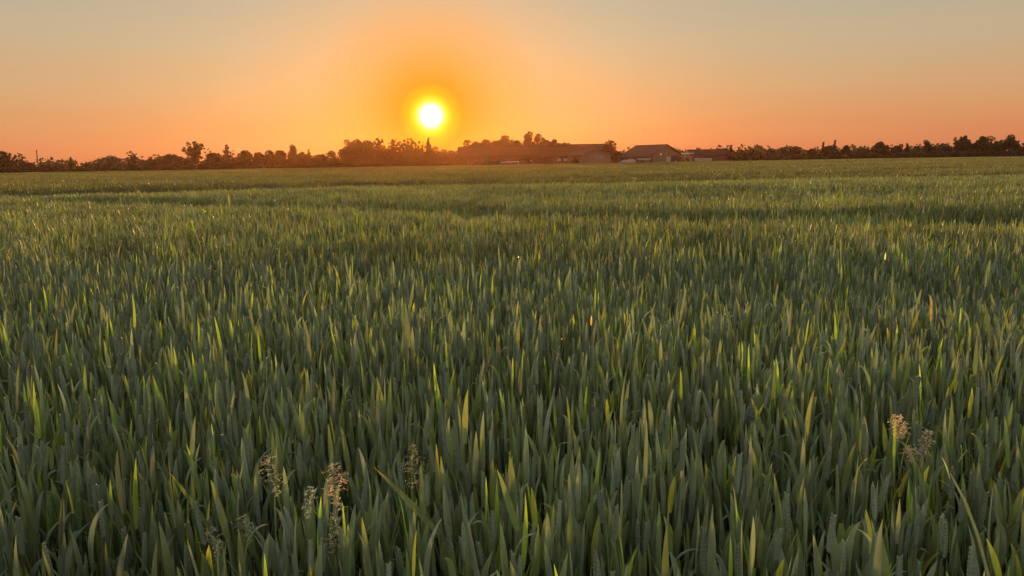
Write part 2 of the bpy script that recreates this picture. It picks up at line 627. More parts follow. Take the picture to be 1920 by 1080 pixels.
def smooth_noise(x, y, s, seed):
    r = np.random.default_rng(seed)
    G = r.random((64, 64))
    u, v = (x / s) % 64, (y / s) % 64
    i, j = np.floor(u).astype(int) % 64, np.floor(v).astype(int) % 64
    fu, fv = u - np.floor(u), v - np.floor(v)
    fu, fv = fu * fu * (3 - 2 * fu), fv * fv * (3 - 2 * fv)
    i1, j1 = (i + 1) % 64, (j + 1) % 64
    return (G[i, j] * (1 - fu) + G[i1, j] * fu) * (1 - fv) + (G[i, j1] * (1 - fu) + G[i1, j1] * fu) * fv


def dip_y(x):
    return 1.26 * np.interp(x, [-60, -30, -10.6, -5, 0, 1.9, 5, 12, 60], [34, 24, 15.5, 12, 9.4, 8.2, 7.6, 7.2, 6])


def crop_scale(x, y):
    """height of the crop relative to normal: gentle waves, an old wheeling that crosses the view"""
    h = 1.0 + 0.10 * (smooth_noise(x, y * 1.6, 2.4, 3) - 0.5) + 0.14 * (smooth_noise(x + 50, y * 2.2, 9.0, 4) - 0.5)
    d = y - dip_y(x)
    h -= 0.42 * np.exp(-(d / 1.2) ** 2)
    h += 0.05 * np.exp(-((d + 1.9) / 0.8) ** 2)
    d2 = y - (26 + 0.05 * x + 2 * smooth_noise(x, y * 0, 12, 9))
    h -= 0.22 * np.exp(-(d2 / 1.8) ** 2)
    return h


def points(y0, y1, step, spread, back=0.0, margin=1.5, jit=0.5):
    ys = np.arange(y0, y1, step)
    out = []
    for y in ys:
        hw = max(y, 0) * spread + margin
        xs = np.arange(-hw, hw, step) + rng.uniform(0, step)
        out.append(np.column_stack([xs, np.full(len(xs), y)]))
    P = np.vstack(out)
    P += rng.uniform(-jit, jit, P.shape) * step
    return P


FIELD_END = 228.0
pts = [points(-1.0, 6.0, 0.033, 0.80, margin=2.2),
       points(6.0, 26.0, 0.62, 0.80, jit=0.4, margin=2.5),
       points(26.2, 80.0, 1.5, 0.80, jit=0.35, margin=6),
       points(81.0, FIELD_END, 4.2, 0.85, jit=0.3, margin=12)]
# nobody stands in the lens: leave the photographer's own footprint free
p = pts[0]
p = p[(p[:, 0] ** 2 + p[:, 1] ** 2) > 0.33 ** 2]
thin = rng.random(len(p)) < np.clip(0.86 + 1.1 * (smooth_noise(p[:, 0], p[:, 1], 0.15, 21) - 0.42), 0.12, 1)
pts[0] = p[thin]

Vs, Qs, Cs, kind, rot, scl = [], [], [], [], [], []
n0 = 0
kid = 0
vid = []
for L_i, vs in enumerate(variants):
    ids = []
    for (V, Q, C) in vs:
        Vs.append(V); Qs.append(Q + n0); Cs.append(C)
        n0 += len(V)
        kind.append(np.full(len(V), kid)); rot.append(np.zeros((len(V), 3))); scl.append(np.ones((len(V), 3)))
        ids.append(kid); kid += 1
    vid.append(ids)
for L_i, P in enumerate(pts):
    n = len(P)
    Vs.append(np.column_stack([P, np.zeros(n)])); Cs.append(np.zeros((n, 3)))
    kind.append(np.full(n, 100 + L_i))
    tilt = 0.07 if L_i == 0 else 0.0
    rot.append(np.column_stack([rng.normal(0, tilt, n) if tilt else np.zeros(n), rng.normal(0, tilt, n) if tilt else np.zeros(n), rng.normal(0, 0.55 if L_i == 0 else .25, n) + math.pi * (rng.random(n) < .5)]))
    s = crop_scale(P[:, 0], P[:, 1])
    j = rng.normal(1.0, 0.045, n) if L_i == 0 else np.ones(n)
    if L_i == 0:
        j = np.where(rng.random(n) < 0.06, j * 1.09, j)
    xy = 0.5 + 0.5 * s if L_i == 0 else np.ones(n)
    scl.append(np.column_stack([xy, xy, s * j]))
    n0 += n
V = np.vstack(Vs); Q = np.vstack(Qs); C = np.vstack(Cs)
me = mesh_np('wheat_crop', V, Q, M_leaf, C, True)
a = me.attributes.new('kind', 'INT', 'POINT'); a.data.foreach_set('value', np.concatenate(kind).astype(np.int32))
a = me.attributes.new('rot', 'FLOAT_VECTOR', 'POINT'); a.data.foreach_set('vector', np.vstack(rot).astype(np.float32).ravel())
a = me.attributes.new('scl', 'FLOAT_VECTOR', 'POINT'); a.data.foreach_set('vector', np.vstack(scl).astype(np.float32).ravel())
a = me.attributes.new('pick', 'INT', 'POINT'); a.data.foreach_set('value', rng.integers(0, 1000, len(V)).astype(np.int32))
wheat = link('wheat_crop', me)
tag(wheat, 'dense green wheat crop filling the whole field up to the farm', 'crop', kind='stuff')

ng = bpy.data.node_groups.new('sow_wheat', 'GeometryNodeTree')
ng.interface.new_socket('Geometry', in_out='INPUT', socket_type='NodeSocketGeometry')
ng.interface.new_socket('Geometry', in_out='OUTPUT', socket_type='NodeSocketGeometry')
gi = N(ng, 'NodeGroupInput'); go = N(ng, 'NodeGroupOutput')
GL = ng.links.new


def named(nm, dt):
    n = N(ng, 'GeometryNodeInputNamedAttribute', data_type=dt)
    n.inputs['Name'].default_value = nm
    return n.outputs['Attribute']


a_kind = named('kind', 'INT'); a_rot = named('rot', 'FLOAT_VECTOR'); a_scl = named('scl', 'FLOAT_VECTOR'); a_pick = named('pick', 'INT')
e2r = N(ng, 'FunctionNodeEulerToRotation')
GL(a_rot, e2r.inputs[0])


def separate(src, k):
    c = N(ng, 'FunctionNodeCompare', data_type='INT', operation='EQUAL')
    ins = [s for s in c.inputs if s.type == 'INT']
    GL(a_kind, ins[0]); ins[1].default_value = k
    s = N(ng, 'GeometryNodeSeparateGeometry', domain='POINT')
    GL(src, s.inputs['Geometry']); GL(c.outputs[0], s.inputs['Selection'])
    return s.outputs['Selection']


jn = N(ng, 'GeometryNodeJoinGeometry')
for L_i, ids in enumerate(vid):
    g2i = N(ng, 'GeometryNodeGeometryToInstance')
    for k in ids:
        GL(separate(gi.outputs[0], k), g2i.inputs[0])
    iop = N(ng, 'GeometryNodeInstanceOnPoints')
    GL(separate(gi.outputs[0], 100 + L_i), iop.inputs['Points'])
    GL(g2i.outputs[0], iop.inputs['Instance'])
    iop.inputs['Pick Instance'].default_value = True
    mo = N(ng, 'FunctionNodeIntegerMath', operation='MODULO')
    GL(a_pick, mo.inputs[0]); mo.inputs[1].default_value = len(ids)
    GL(mo.outputs[0], iop.inputs['Instance Index'])
    GL(e2r.outputs[0], iop.inputs['Rotation'])
    GL(a_scl, iop.inputs['Scale'])
    GL(iop.outputs[0], jn.inputs[0])
GL(jn.outputs[0], go.inputs[0])
md = wheat.modifiers.new('sow_wheat', 'NODES')
md.node_group = ng
print('wheat points', [len(x) for x in pts], 'verts', len(V))


# ------------------------------------------------------------------ trees
def leafquads(P, size, r):
    n = len(P)
    a = r.normal(size=(n, 3)); a /= np.linalg.norm(a, axis=1)[:, None]
    b_ = r.normal(size=(n, 3)); b_ -= a * (a * b_).sum(1)[:, None]; b_ /= np.linalg.norm(b_, axis=1)[:, None]
    s = size * r.uniform(0.55, 1.25, n)[:, None]
    l2 = s * r.uniform(0.5, 1.0, n)[:, None]
    V = np.stack([P - a * s * .5, P + b_ * l2 * .5, P + a * s * .6, P - b_ * l2 * .5], 1).reshape(-1, 3)
    Q = np.arange(4 * n).reshape(-1, 4)
    return V, Q


def crown_pts(kind_, w, h, zb, r):
    """leaf positions; crown spans width w, from zb up to h. also returns lobe centres for the limbs"""
    ch = h - zb
    lob = []
    if kind_ == 'dense':
        k = 34
        for i in range(k):
            th, u = r.uniform(0, 6.28), r.uniform(-0.8, 1)
            rad = math.sqrt(max(0, 1 - u * u)) * r.uniform(0.35, 0.9)
            rr = r.uniform(.10, .30) * w * 0.62
            c = np.array([math.cos(th) * rad * (w / 2 - rr * .8), math.sin(th) * rad * (w / 2 - rr * .8), zb + ch / 2 + u * (ch / 2 - rr * .85)])
            lob.append((c, rr))
        lob.append((np.array([0, 0, zb + ch * .5]), min(w, ch) * .33))
        per, shell = 1.0, .72
    elif kind_ == 'bush':
        k = 14
        for i in range(k):
            th = r.uniform(0, 6.28); q = r.random() ** .6
            rr = r.uniform(.13, .24) * w
            z = zb + (ch - rr) * r.uniform(0.05, 1) * (1 - 0.45 * q)
            lob.append((np.array([math.cos(th) * q * (w / 2 - rr * .6), math.sin(th) * q * (w / 2 - rr * .6), max(z, rr * .5)]), rr))
        per, shell = 1.0, .7
    elif kind_ == 'cone':
        k = 16
        for i in range(k):
            f = (i + .5) / k
            rr = max(.3, w / 2 * (1 - f) ** .75 * .9)
            th = r.uniform(0, 6.28)
            lob.append((np.array([math.cos(th) * rr * .45, math.sin(th) * rr * .45, zb + ch * f * .97]), rr))
        per, shell = 1.1, .7
    elif kind_ == 'dome':
        k = 26
        for i in range(k):
            th = r.uniform(0, 6.28); f = r.uniform(0, 1)
            R_ = w / 2 * math.sqrt(max(0.02, 1 - f ** 2.0))
            rr = w * r.uniform(.12, .18)
            lob.append((np.array([math.cos(th) * max(0, R_ - rr), math.sin(th) * max(0, R_ - rr), zb + (ch - rr) * f + rr * .3]), rr))
        per, shell = 1.1, .7
    elif kind_ == 'poplar':
        k = 12
        for i in range(k):
            f = (i + .5) / k
            rr = w / 2 * (0.55 + .45 * math.sin(math.pi * min(1, f + .15)))
            lob.append((np.array([r.normal(0, w * .06), r.normal(0, w * .06), zb + ch * f]), rr))
        per, shell = 1.0, .6
    else:  # airy: separate small clumps with sky between them
        k = 120 if kind_ == 'airy' else 60
        for i in range(k):
            d = r.normal(size=3); d /= np.linalg.norm(d)
            q = r.uniform(.04, 1) ** .5
            rr = r.uniform(.035, .085) * w
            lob.append((np.array([d[0] * q * (w / 2 - rr), d[1] * q * (w / 2 - rr), zb + ch / 2 + d[2] * q * (ch / 2 - rr)]), rr))
        per, shell = 0.75, .2
    size = (0.34 if w > 3.5 else 0.26) if kind_ not in ('airy', 'sparse') else 0.22
    P = []
    for c, rr in lob:
        n = int(per * 4 * math.pi * rr * rr / (size * size * .42)) + 14
        d = r.normal(size=(n, 3)); d /= np.linalg.norm(d, axis=1)[:, None]
        q = r.uniform(shell, 1.06, n) if kind_ not in ('airy', 'sparse') else r.random(n) ** .45
        q = q + (r.random(n) < .10) * r.uniform(0, .35, n)
        P.append(c + d * (q * rr)[:, None] * np.array([1, 1, .9]))
    P = np.vstack(P)
    P = P[P[:, 2] > 0.05]
    return P, lob, size


def tree(name, kind_, px, ptop, wpx, D, label, cat='tree', mat=0, group=None, pbase=None, zb=None, seed=None):
    r = np.random.default_rng(seed if seed is not None else int(px * 7 + ptop))
    x, ztop = W(px, ptop, D)
    if kind_ == 'dense' and wpx < 40:
        wpx *= 1.3
    if kind_ == 'poplar' and wpx < 20:
        wpx *= 1.2
    w = wpx * D / FPX
    h = ztop
    if zb is None:
        zb = {'dense': .01, 'bush': 0, 'cone': .04, 'dome': .0, 'poplar': .05}.get(kind_, .16) * h
    root = thing(name, label, cat, (x, D, 0), group=group)
    P, lob, size = crown_pts(kind_, w, h, zb, r)
    V, Q = leafquads(P, size, r)
    nm = 'crown' if cat == 'tree' else 'foliage'
    link(nm, mesh_np(nm, V, Q, M_fol[mat], smooth=False), root)
    g = Geo()
    rb = max(.06, min(w * .035, .4))
    top = zb + (h - zb) * (.8 if kind_ in ('cone', 'poplar', 'airy', 'sparse') else .55)
    zz = np.linspace(0, top, 7)
    wob = np.cumsum(r.normal(0, w * .012, (7, 2)), axis=0); wob[0] = 0
    cen = np.column_stack([wob, zz])
    g.tube(cen, rb * (1 - .85 * zz / top) + .02, 7)
    for c, rr in lob[:14 if kind_ not in ('airy', 'sparse') else 34]:
        f = r.uniform(.3, .85) if kind_ not in ('airy', 'sparse') else r.uniform(.2, .8)
        k0 = min(f, max(.05, c[2] / top * .75))
        s = np.array([np.interp(k0 * top, zz, cen[:, i]) for i in range(3)])
        mid = (s + c) / 2 + np.array([0, 0, rr * .2]) + r.normal(0, w * .02, 3)
        g.tube([s, mid, c], [rb * .38, rb * .25, .02], 4)
    nm = 'trunk' if cat == 'tree' else 'stem'
    link(nm, g.mesh(nm, M_bark, True), root)
    return root


TREEROW = 'trees along the far edge of the field'
HEDGE = 'bushes along the far edge of the field'
T = [
 # name, kind, x, top, width, distance, label, material
 ('leafy_tree', 'airy', 6, 281, 46, 222, 'loose airy tree cut by the left edge of the photo', 1),
 ('leafy_tree', 'sparse', 36, 284, 24, 226, 'small thin tree just left of the reddish pole', 1),
 ('conifer', 'cone', 132, 294, 15, 262, 'small pointed tree between the reddish pole and the broad low mound of trees', 1),
 ('leafy_tree', 'dome', 206, 293, 66, 258, 'broad low rounded tree left of the small feathery tree', 2),
 ('leafy_tree', 'sparse', 246, 282, 30, 240, 'small feathery see-through tree alone on the left skyline', 0),
 ('leafy_tree', 'dense', 276, 297, 32, 248, 'low round tree just right of the small feathery tree', 1),
 ('leafy_tree', 'dense', 318, 289, 62, 244, 'wide rounded tree touching the left side of the tallest left-hand tree', 0),
 ('tall_tree', 'airy', 361, 260, 46, 236, 'tallest tree on the left, with gaps of sky in its crown', 0),
 ('slender_tree', 'sparse', 392, 277, 18, 243, 'thin wispy treetop just right of the tallest left-hand tree', 1),
 ('leafy_tree', 'dense', 402, 286, 32, 246, 'round dark tree left of the narrow column-shaped tree', 0),
 ('column_tree', 'poplar', 424, 271, 8, 252, 'narrow column-shaped tree standing straight up on the left skyline', 2),
 ('leafy_tree', 'sparse', 426, 272, 27, 256, 'feathery tree spreading either side of the narrow column-shaped tree', 1),
 ('leafy_tree', 'dense', 456, 281, 32, 246, 'rounded tree just right of the narrow column-shaped tree', 1),
 ('leafy_tree', 'dense', 484, 285, 24, 244, 'small tree right of a dip in the skyline, before two twin crowns', 0),
 ('leafy_tree', 'dense', 504, 281, 24, 252, 'left one of two twin crowns beside the blunt pointed tree', 1),
 ('leafy_tree', 'dense', 524, 281, 24, 250, 'right one of two twin crowns beside the blunt pointed tree', 0),
 ('conifer', 'poplar', 548, 274, 16, 254, 'blunt pointed tree rising above its neighbours left of the big grove', 1),
 ('leafy_tree', 'dense', 566, 285, 20, 248, 'low tree between the blunt pointed tree and a small sharp one', 0),
 ('conifer', 'cone', 578, 279, 18, 252, 'small sharp pointed tree left of the lowest part of the skyline', 1),
 ('leafy_tree', 'dense', 602, 290, 36, 246, 'lowest tree just left of the big grove under the sun', 0),
 ('leafy_tree', 'airy', 622, 281, 26, 242, 'small loose tree leaning on the left flank of the big grove', 2),
 ('tall_tree', 'dense', 662, 256, 62, 232, 'large dark rounded tree at the left end of the big grove', 0),
 ('tall_tree', 'dense', 688, 262, 36, 238, 'rounded shoulder tree filling the right of the large dark one', 0),
 ('tall_tree', 'airy', 709, 256, 36, 234, 'tall loose tree just right of the large dark rounded tree', 1),
 ('tall_tree', 'airy', 742, 257, 36, 240, 'see-through tree with glowing gaps, left of the widest airy one', 1),
 ('tall_tree', 'airy', 766, 255, 40, 236, 'widest see-through tree, just left below the sun', 1),
 ('tall_tree', 'sparse', 788, 262, 26, 242, 'thin tree right below the sun beside a pointed one', 1),
 ('conifer', 'cone', 803, 256, 24, 238, 'narrow pointed tree directly below the sun', 0),
 ('leafy_tree', 'bush', 833, 267, 42, 240, 'low spiky-topped tree between the sun and the long barn roof', 0),
 ('leafy_tree', 'airy', 878, 258, 30, 262, 'small open tree behind the left end of the long barn roof', 0),
 ('leafy_tree', 'dense', 909, 262, 36, 266, 'low flat-topped tree behind the barn, left of a round crown', 0),
 ('tall_tree', 'airy', 947, 250, 42, 264, 'round crown full of gaps behind the long barn roof', 1),
 ('tall_tree', 'dense', 947, 256, 32, 270, 'darker tree filling behind the round crown full of gaps', 0),
 ('leafy_tree', 'dense', 969, 263, 20, 266, 'small low tree squeezed between two tall crowns behind the barn', 0),
 ('tall_tree', 'dense', 992, 245, 32, 262, 'tallest tree behind the farm roofs', 0),
 ('tall_tree', 'dense', 1011, 250, 26, 264, 'dark tree joined to the right of the tallest farm tree', 0),
 ('leafy_tree', 'dense', 1036, 260, 30, 266, 'medium tree behind the brick farmhouse roof', 1),
 ('leafy_tree', 'dense', 1062, 266, 26, 268, 'last low tree before the flat barn ridge', 2),
 ('leafy_tree', 'dense', 893, 265, 36, 264, 'low round tree between the small open tree and the flat-topped tree behind the barn', 0),
 ('leafy_tree', 'dense', 928, 263, 34, 263, 'low round tree left under the round crown full of gaps', 0),
 ('leafy_tree', 'dense', 1024, 262, 34, 264, 'low round tree at the right foot of the tallest farm tree', 0),
 ('leafy_tree', 'dense', 1050, 266, 34, 265, 'low round tree between the medium tree and the last low one before the barn ridge', 0),
 ('leafy_tree', 'bush', 905, 259, 84, 260, 'broad low tree mass joining the crowns behind the left end of the long barn', 0),
 ('leafy_tree', 'bush', 958, 254, 90, 259, 'broad low tree mass under the round crown behind the long barn', 0),
 ('leafy_tree', 'bush', 1044, 261, 84, 262, 'broad low tree mass behind the brick farmhouse roof', 0),
 ('leafy_tree', 'airy', 1142, 260, 36, 246, 'dark open-topped tree rising over the hipped barn roof', 0),
 ('leafy_tree', 'dense', 1141, 268, 26, 245, 'dense lower tree tucked beneath the open-topped tree over the hipped barn', 0),
 ('leafy_tree', 'dome', 1184, 282, 42, 268, 'low tree mound seen between the two gabled barns', 1),
 ('leafy_tree', 'sparse', 1286, 275, 28, 262, 'wispy treetop just right of the large gabled barn', 1),
 ('conifer', 'cone', 1371, 271, 17, 240, 'small dark upright tree at the right end of the low brick barn', 0),
 ('leafy_tree', 'dense', 1388, 280, 22, 250, 'first small tree right of the low brick barn', 0),
 ('leafy_tree', 'dense', 1412, 281, 30, 248, 'low dark tree in the even row right of the farm', 0),
 ('leafy_tree', 'dense', 1448, 278, 32, 252, 'pale flat-topped tree in the row right of the farm', 2),
 ('leafy_tree', 'dense', 1466, 276, 26, 254, 'rounded tree right of the pale flat-topped tree', 1),
 ('leafy_tree', 'dome', 1493, 274, 38, 250, 'broad rounded tree halfway between the farm and the twin spikes', 0),
 ('leafy_tree', 'dense', 1520, 278, 28, 252, 'low tree left of the twin-spiked clump', 0),
 ('slender_tree', 'poplar', 1544, 266, 6, 248, 'shorter left spike of the twin-spiked clump', 0),
 ('leafy_tree', 'dense', 1554, 273, 40, 250, 'wide tree joining the twin spikes', 1),
 ('slender_tree', 'poplar', 1566, 263, 6, 246, 'taller right spike of the twin-spiked clump', 0),
 ('leafy_tree', 'dome', 1587, 273, 28, 234, 'dark smooth hump just right of the taller spike', 0),
 ('leafy_tree', 'dense', 1616, 277, 34, 246, 'low row tree left of the gently peaked tree', 1),
 ('leafy_tree', 'dome', 1650, 267, 46, 242, 'gently peaked wide tree on the right skyline', 0),
 ('leafy_tree', 'dense', 1683, 273, 28, 238, 'dark little tree right of the gently peaked tree', 0),
 ('conifer', 'cone', 1702, 268, 18, 248, 'tiny pointed tree in the middle of the right-hand row', 0),
 ('leafy_tree', 'dense', 1718, 274, 28, 246, 'low pale tree right of the tiny pointed one', 2),
 ('leafy_tree', 'poplar', 1739, 265, 14, 236, 'small upright dark crown left of a gap in the right-hand row', 0),
 ('leafy_tree', 'dense', 1754, 274, 24, 238, 'lowest tree in the gap right of the small upright crown', 0),
 ('leafy_tree', 'dense', 1772, 268, 28, 234, 'rounded tree left of the tall spreading tree on the right', 1),
 ('tall_tree', 'airy', 1806, 250, 38, 226, 'tall spreading tree with gaps, left peak of the right-hand wood', 0),
 ('leafy_tree', 'dense', 1812, 264, 44, 230, 'dense lower tree under the tall spreading tree on the right', 0),
 ('tall_tree', 'dense', 1841, 255, 32, 228, 'smooth dark round tree in the middle of the right-hand wood', 0),
 ('tall_tree', 'airy', 1859, 253, 22, 234, 'loose ragged treetop just right of the smooth dark round tree', 0),
 ('leafy_tree', 'airy', 1878, 258, 28, 236, 'thin tree with pale gaps beside the dark dome-shaped tree', 2),
 ('leafy_tree', 'dense', 1862, 268, 42, 238, 'dense low tree filling under the ragged treetops on the right', 0),
 ('dome_tree', 'dome', 1896, 253, 38, 222, 'dark dome-shaped tree at the right edge of the photo', 0),
 ('leafy_tree', 'dense', 1930, 274, 44, 226, 'low tree cut by the right edge of the photo', 0),
]
for (nm, kd, x, top, w, D, lab, mt) in T:
    tree(nm, kd, x, top, w, D, lab, 'tree', mt, TREEROW)

Bsh = [
 (12, 296, 56, 220, 'dark bush at the far left edge under the loose airy tree', 0),
 (46, 299, 42, 224, 'dark bush at the foot of the reddish pole, left side', 0),
 (89, 306, 22, 216, 'small low dark bush standing forward right of the reddish pole', 0),
 (78, 302, 44, 238, 'even-topped bush behind the small low bush near the pole', 1),
 (112, 302, 44, 244, 'even-topped bush left of the small pointed tree', 2),
 (146, 308, 18, 218, 'small dark bush below and right of the small pointed tree', 0),
 (160, 301, 36, 246, 'pale bush filling between the small pointed tree and the low mound', 1),
 (180, 305, 30, 220, 'dark bush standing forward under the broad low mound', 0),
 (228, 303, 38, 232, 'low bush at the right foot of the broad low mound', 1),
 (256, 302, 34, 232, 'bush beneath the small feathery tree', 0),
 (292, 303, 44, 230, 'bush below the wide rounded tree on the left', 0),
 (342, 296, 56, 228, 'large bush wrapped round the foot of the tallest left-hand tree', 0),
 (386, 297, 42, 232, 'bush in the sky gap right of the tallest left-hand tree', 0),
 (430, 291, 52, 236, 'bush below the narrow column-shaped tree', 0),
 (474, 295, 44, 234, 'bush closing the dip in the skyline left of the twin crowns', 1),
 (512, 299, 34, 226, 'dark bush standing forward below the twin crowns', 0),
 (540, 293, 48, 234, 'bush below the blunt pointed tree', 0),
 (562, 299, 28, 226, 'darker bush forward and right of the blunt pointed tree', 0),
 (590, 295, 48, 234, 'bush under the lowest part of the left skyline', 0),
 (630, 292, 48, 230, 'bush at the left foot of the big grove', 1),
 (672, 288, 60, 226, 'bush under the large dark rounded tree', 0),
 (714, 284, 56, 226, 'bush under the tall loose tree of the big grove', 0),
 (752, 288, 56, 228, 'bush under the see-through trees left of the sun', 0),
 (792, 284, 54, 228, 'bush directly below the sun', 0),
 (830, 282, 56, 230, 'bush at the right foot of the big grove beside the long barn', 0),
 (722, 268, 60, 243, 'wide bush filling behind the trunks of the tall loose trees left of the sun', 0),
 (772, 266, 70, 246, 'wide bush filling behind the see-through trees just left of the sun', 0),
 (812, 268, 46, 244, 'wide bush behind the pointed tree below the sun', 0),
 (940, 294, 26, 229, 'low garden bush in front of the middle of the long barn', 0),
 (1078, 289, 20, 229, 'dark bush between the farmhouse and the turned gable building', 0),
 (900, 295, 30, 230, 'low garden bush in front of the left part of the long barn', 0),
 (855, 274, 34, 236, 'round bush hiding the left gable end of the long barn', 0),
 (1008, 278, 20, 231, 'small rounded garden tree between the long barn and the farmhouse', 0),
 (916, 288, 24, 230, 'taller garden bush in front of the middle of the long barn roof', 0),
 (975, 290, 28, 231, 'garden bush in front of the right part of the long barn', 0),
 (858, 288, 34, 228, 'bush against the left end wall of the long barn', 0),
 (1020, 286, 28, 226, 'dark bush between the long barn and the brick farmhouse', 0),
 (1172, 289, 24, 242, 'bush between the hipped barn and the grey tunnel', 0),
 (1284, 284, 24, 240, 'bush at the right wall of the large gabled barn', 0),
 (1392, 287, 36, 236, 'low dark bush at the right end of the low brick barn', 0),
 (1426, 285, 44, 238, 'second low bush right of the low brick barn', 0),
 (1462, 286, 46, 236, 'bush below the pale flat-topped tree', 0),
 (1500, 284, 46, 236, 'bush below the broad tree halfway to the twin spikes', 1),
 (1536, 284, 40, 234, 'bush below the shorter of the twin spikes', 0),
 (1566, 281, 36, 236, 'bush below the taller of the twin spikes', 0),
 (1606, 283, 40, 230, 'bush right of the dark smooth hump', 0),
 (1642, 281, 46, 230, 'bush below the gently peaked wide tree', 0),
 (1680, 282, 44, 226, 'bush below the dark little tree of the right-hand row', 0),
 (1722, 283, 50, 228, 'bush below the low pale tree of the right-hand row', 1),
 (1762, 281, 50, 224, 'bush at the left foot of the right-hand wood', 0),
 (1806, 277, 50, 222, 'bush below the tall spreading tree on the right', 0),
 (1850, 273, 50, 220, 'bush below the ragged treetops on the right', 0),
 (1890, 276, 44, 216, 'bush in front of the dark dome-shaped tree', 0),
 (1926, 277, 40, 218, 'bush cut by the right edge of the photo', 0),
]
for (x, top, w, D, lab, mt) in Bsh:
    tree('bush', 'bush', x, top, w, D, lab, 'bush', mt, HEDGE)

# far woodland that closes the horizon behind the row
g = Geo()
for i in range(900):
    x = rng.uniform(-420, 480)
    y = rng.uniform(380, 430)
    hh = rng.uniform(4, 8.2)
    n = 34
    d = rng.normal(size=(n, 3)); d /= np.linalg.norm(d, axis=1)[:, None]
    P = np.array([x, y, hh * .5]) + d * np.array([2.6, 2.6, hh * .5]) * rng.uniform(.7, 1.05, (n, 1))
    Vq, Qq = leafquads(P, 1.5, rng)
    g.add(Vq, Qq)
far = link('distant_woodland', g.mesh('distant_woodland', M_fol[0]))
tag(far, 'distant dark woodland closing the horizon behind the row of trees', 'woodland', kind='stuff')

# ------------------------------------------------------------------ farm buildings
M_roof = mat_simple('roof_tile', (0.032, 0.017, 0.013), 0.95, 0.3, 1.2, 0.08, 0.2)
M_roofg = mat_simple('roof_grey', (0.052, 0.033, 0.028), 0.9, 0.2, 0.8, 0.1, 0.1)
M_brick = mat_simple('brick_wall', (0.065, 0.034, 0.024), 0.85, 0.3, 2.5, 0.2, 0.2)
M_wood = mat_simple('timber_wall', (0.085, 0.060, 0.040), 0.8, 0.25, 2.0, 0.2, 0.2, (4, 4, 0.4))
M_dark = mat_simple('dark_opening', (0.02, 0.016, 0.014), 0.8, 0.2, 1)
M_pale = mat_simple('pale_paint', (0.18, 0.16, 0.145), 0.6, 0.12, 3)
M_white = mat_simple('white_paint_and_glare', (0.45, 0.42, 0.38), 0.5, 0.08, 3)
M_glass = bpy.data.materials.new('window_glass')
M_glass.use_nodes = True
_b = M_glass.node_tree.nodes['Principled BSDF']
_b.inputs['Base Color'].default_value = (0.05, 0.055, 0.06, 1)
_b.inputs['Roughness'].default_value = 0.08
M_frame = mat_simple('window_frame', (0.17, 0.14, 0.12), 0.6, 0.12, 3)
M_tarp = mat_simple('grey_tarpaulin', (0.13, 0.115, 0.11), 0.55, 0.15, 0.6, 0.4, 0.1)


def part(name, g, mat, parent, smooth=False):
    return link(name, g.mesh(name, mat, smooth), parent)


def window(parent, x0, x1, z0, z1, y, pane=None):
    """frame ring proud of the wall at local y, pane behind it"""
    g = Geo(); f = 0.09
    g.box(x0, x1, y - .07, y - .003, z0, z0 + f); g.box(x0, x1, y - .07, y - .003, z1 - f, z1)
    g.box(x0, x0 + f, y - .07, y - .003, z0 + f, z1 - f); g.box(x1 - f, x1, y - .07, y - .003, z0 + f, z1 - f)
    xm = (x0 + x1) / 2
    g.box(xm - .03, xm + .03, y - .068, y - .005, z0 + f, z1 - f)
    w = part('window', g, M_frame, parent)
    g = Geo(); g.box(x0 + f, x1 - f, y - .03, y - .004, z0 + f, z1 - f)
    part('pane', g, pane or M_glass, w)
    return w


def door(parent, x0, x1, z1, y, mat, handle=True):
    g = Geo(); g.box(x0, x1, y - .06, y - .003, 0, z1)
    d = part('door', g, mat, parent)
    if handle:
        g = Geo(); g.box(x1 - .25, x1 - .18, y - .12, y - .061, 1.0, 1.25)
        part('handle', g, M_pale, d)
    return d


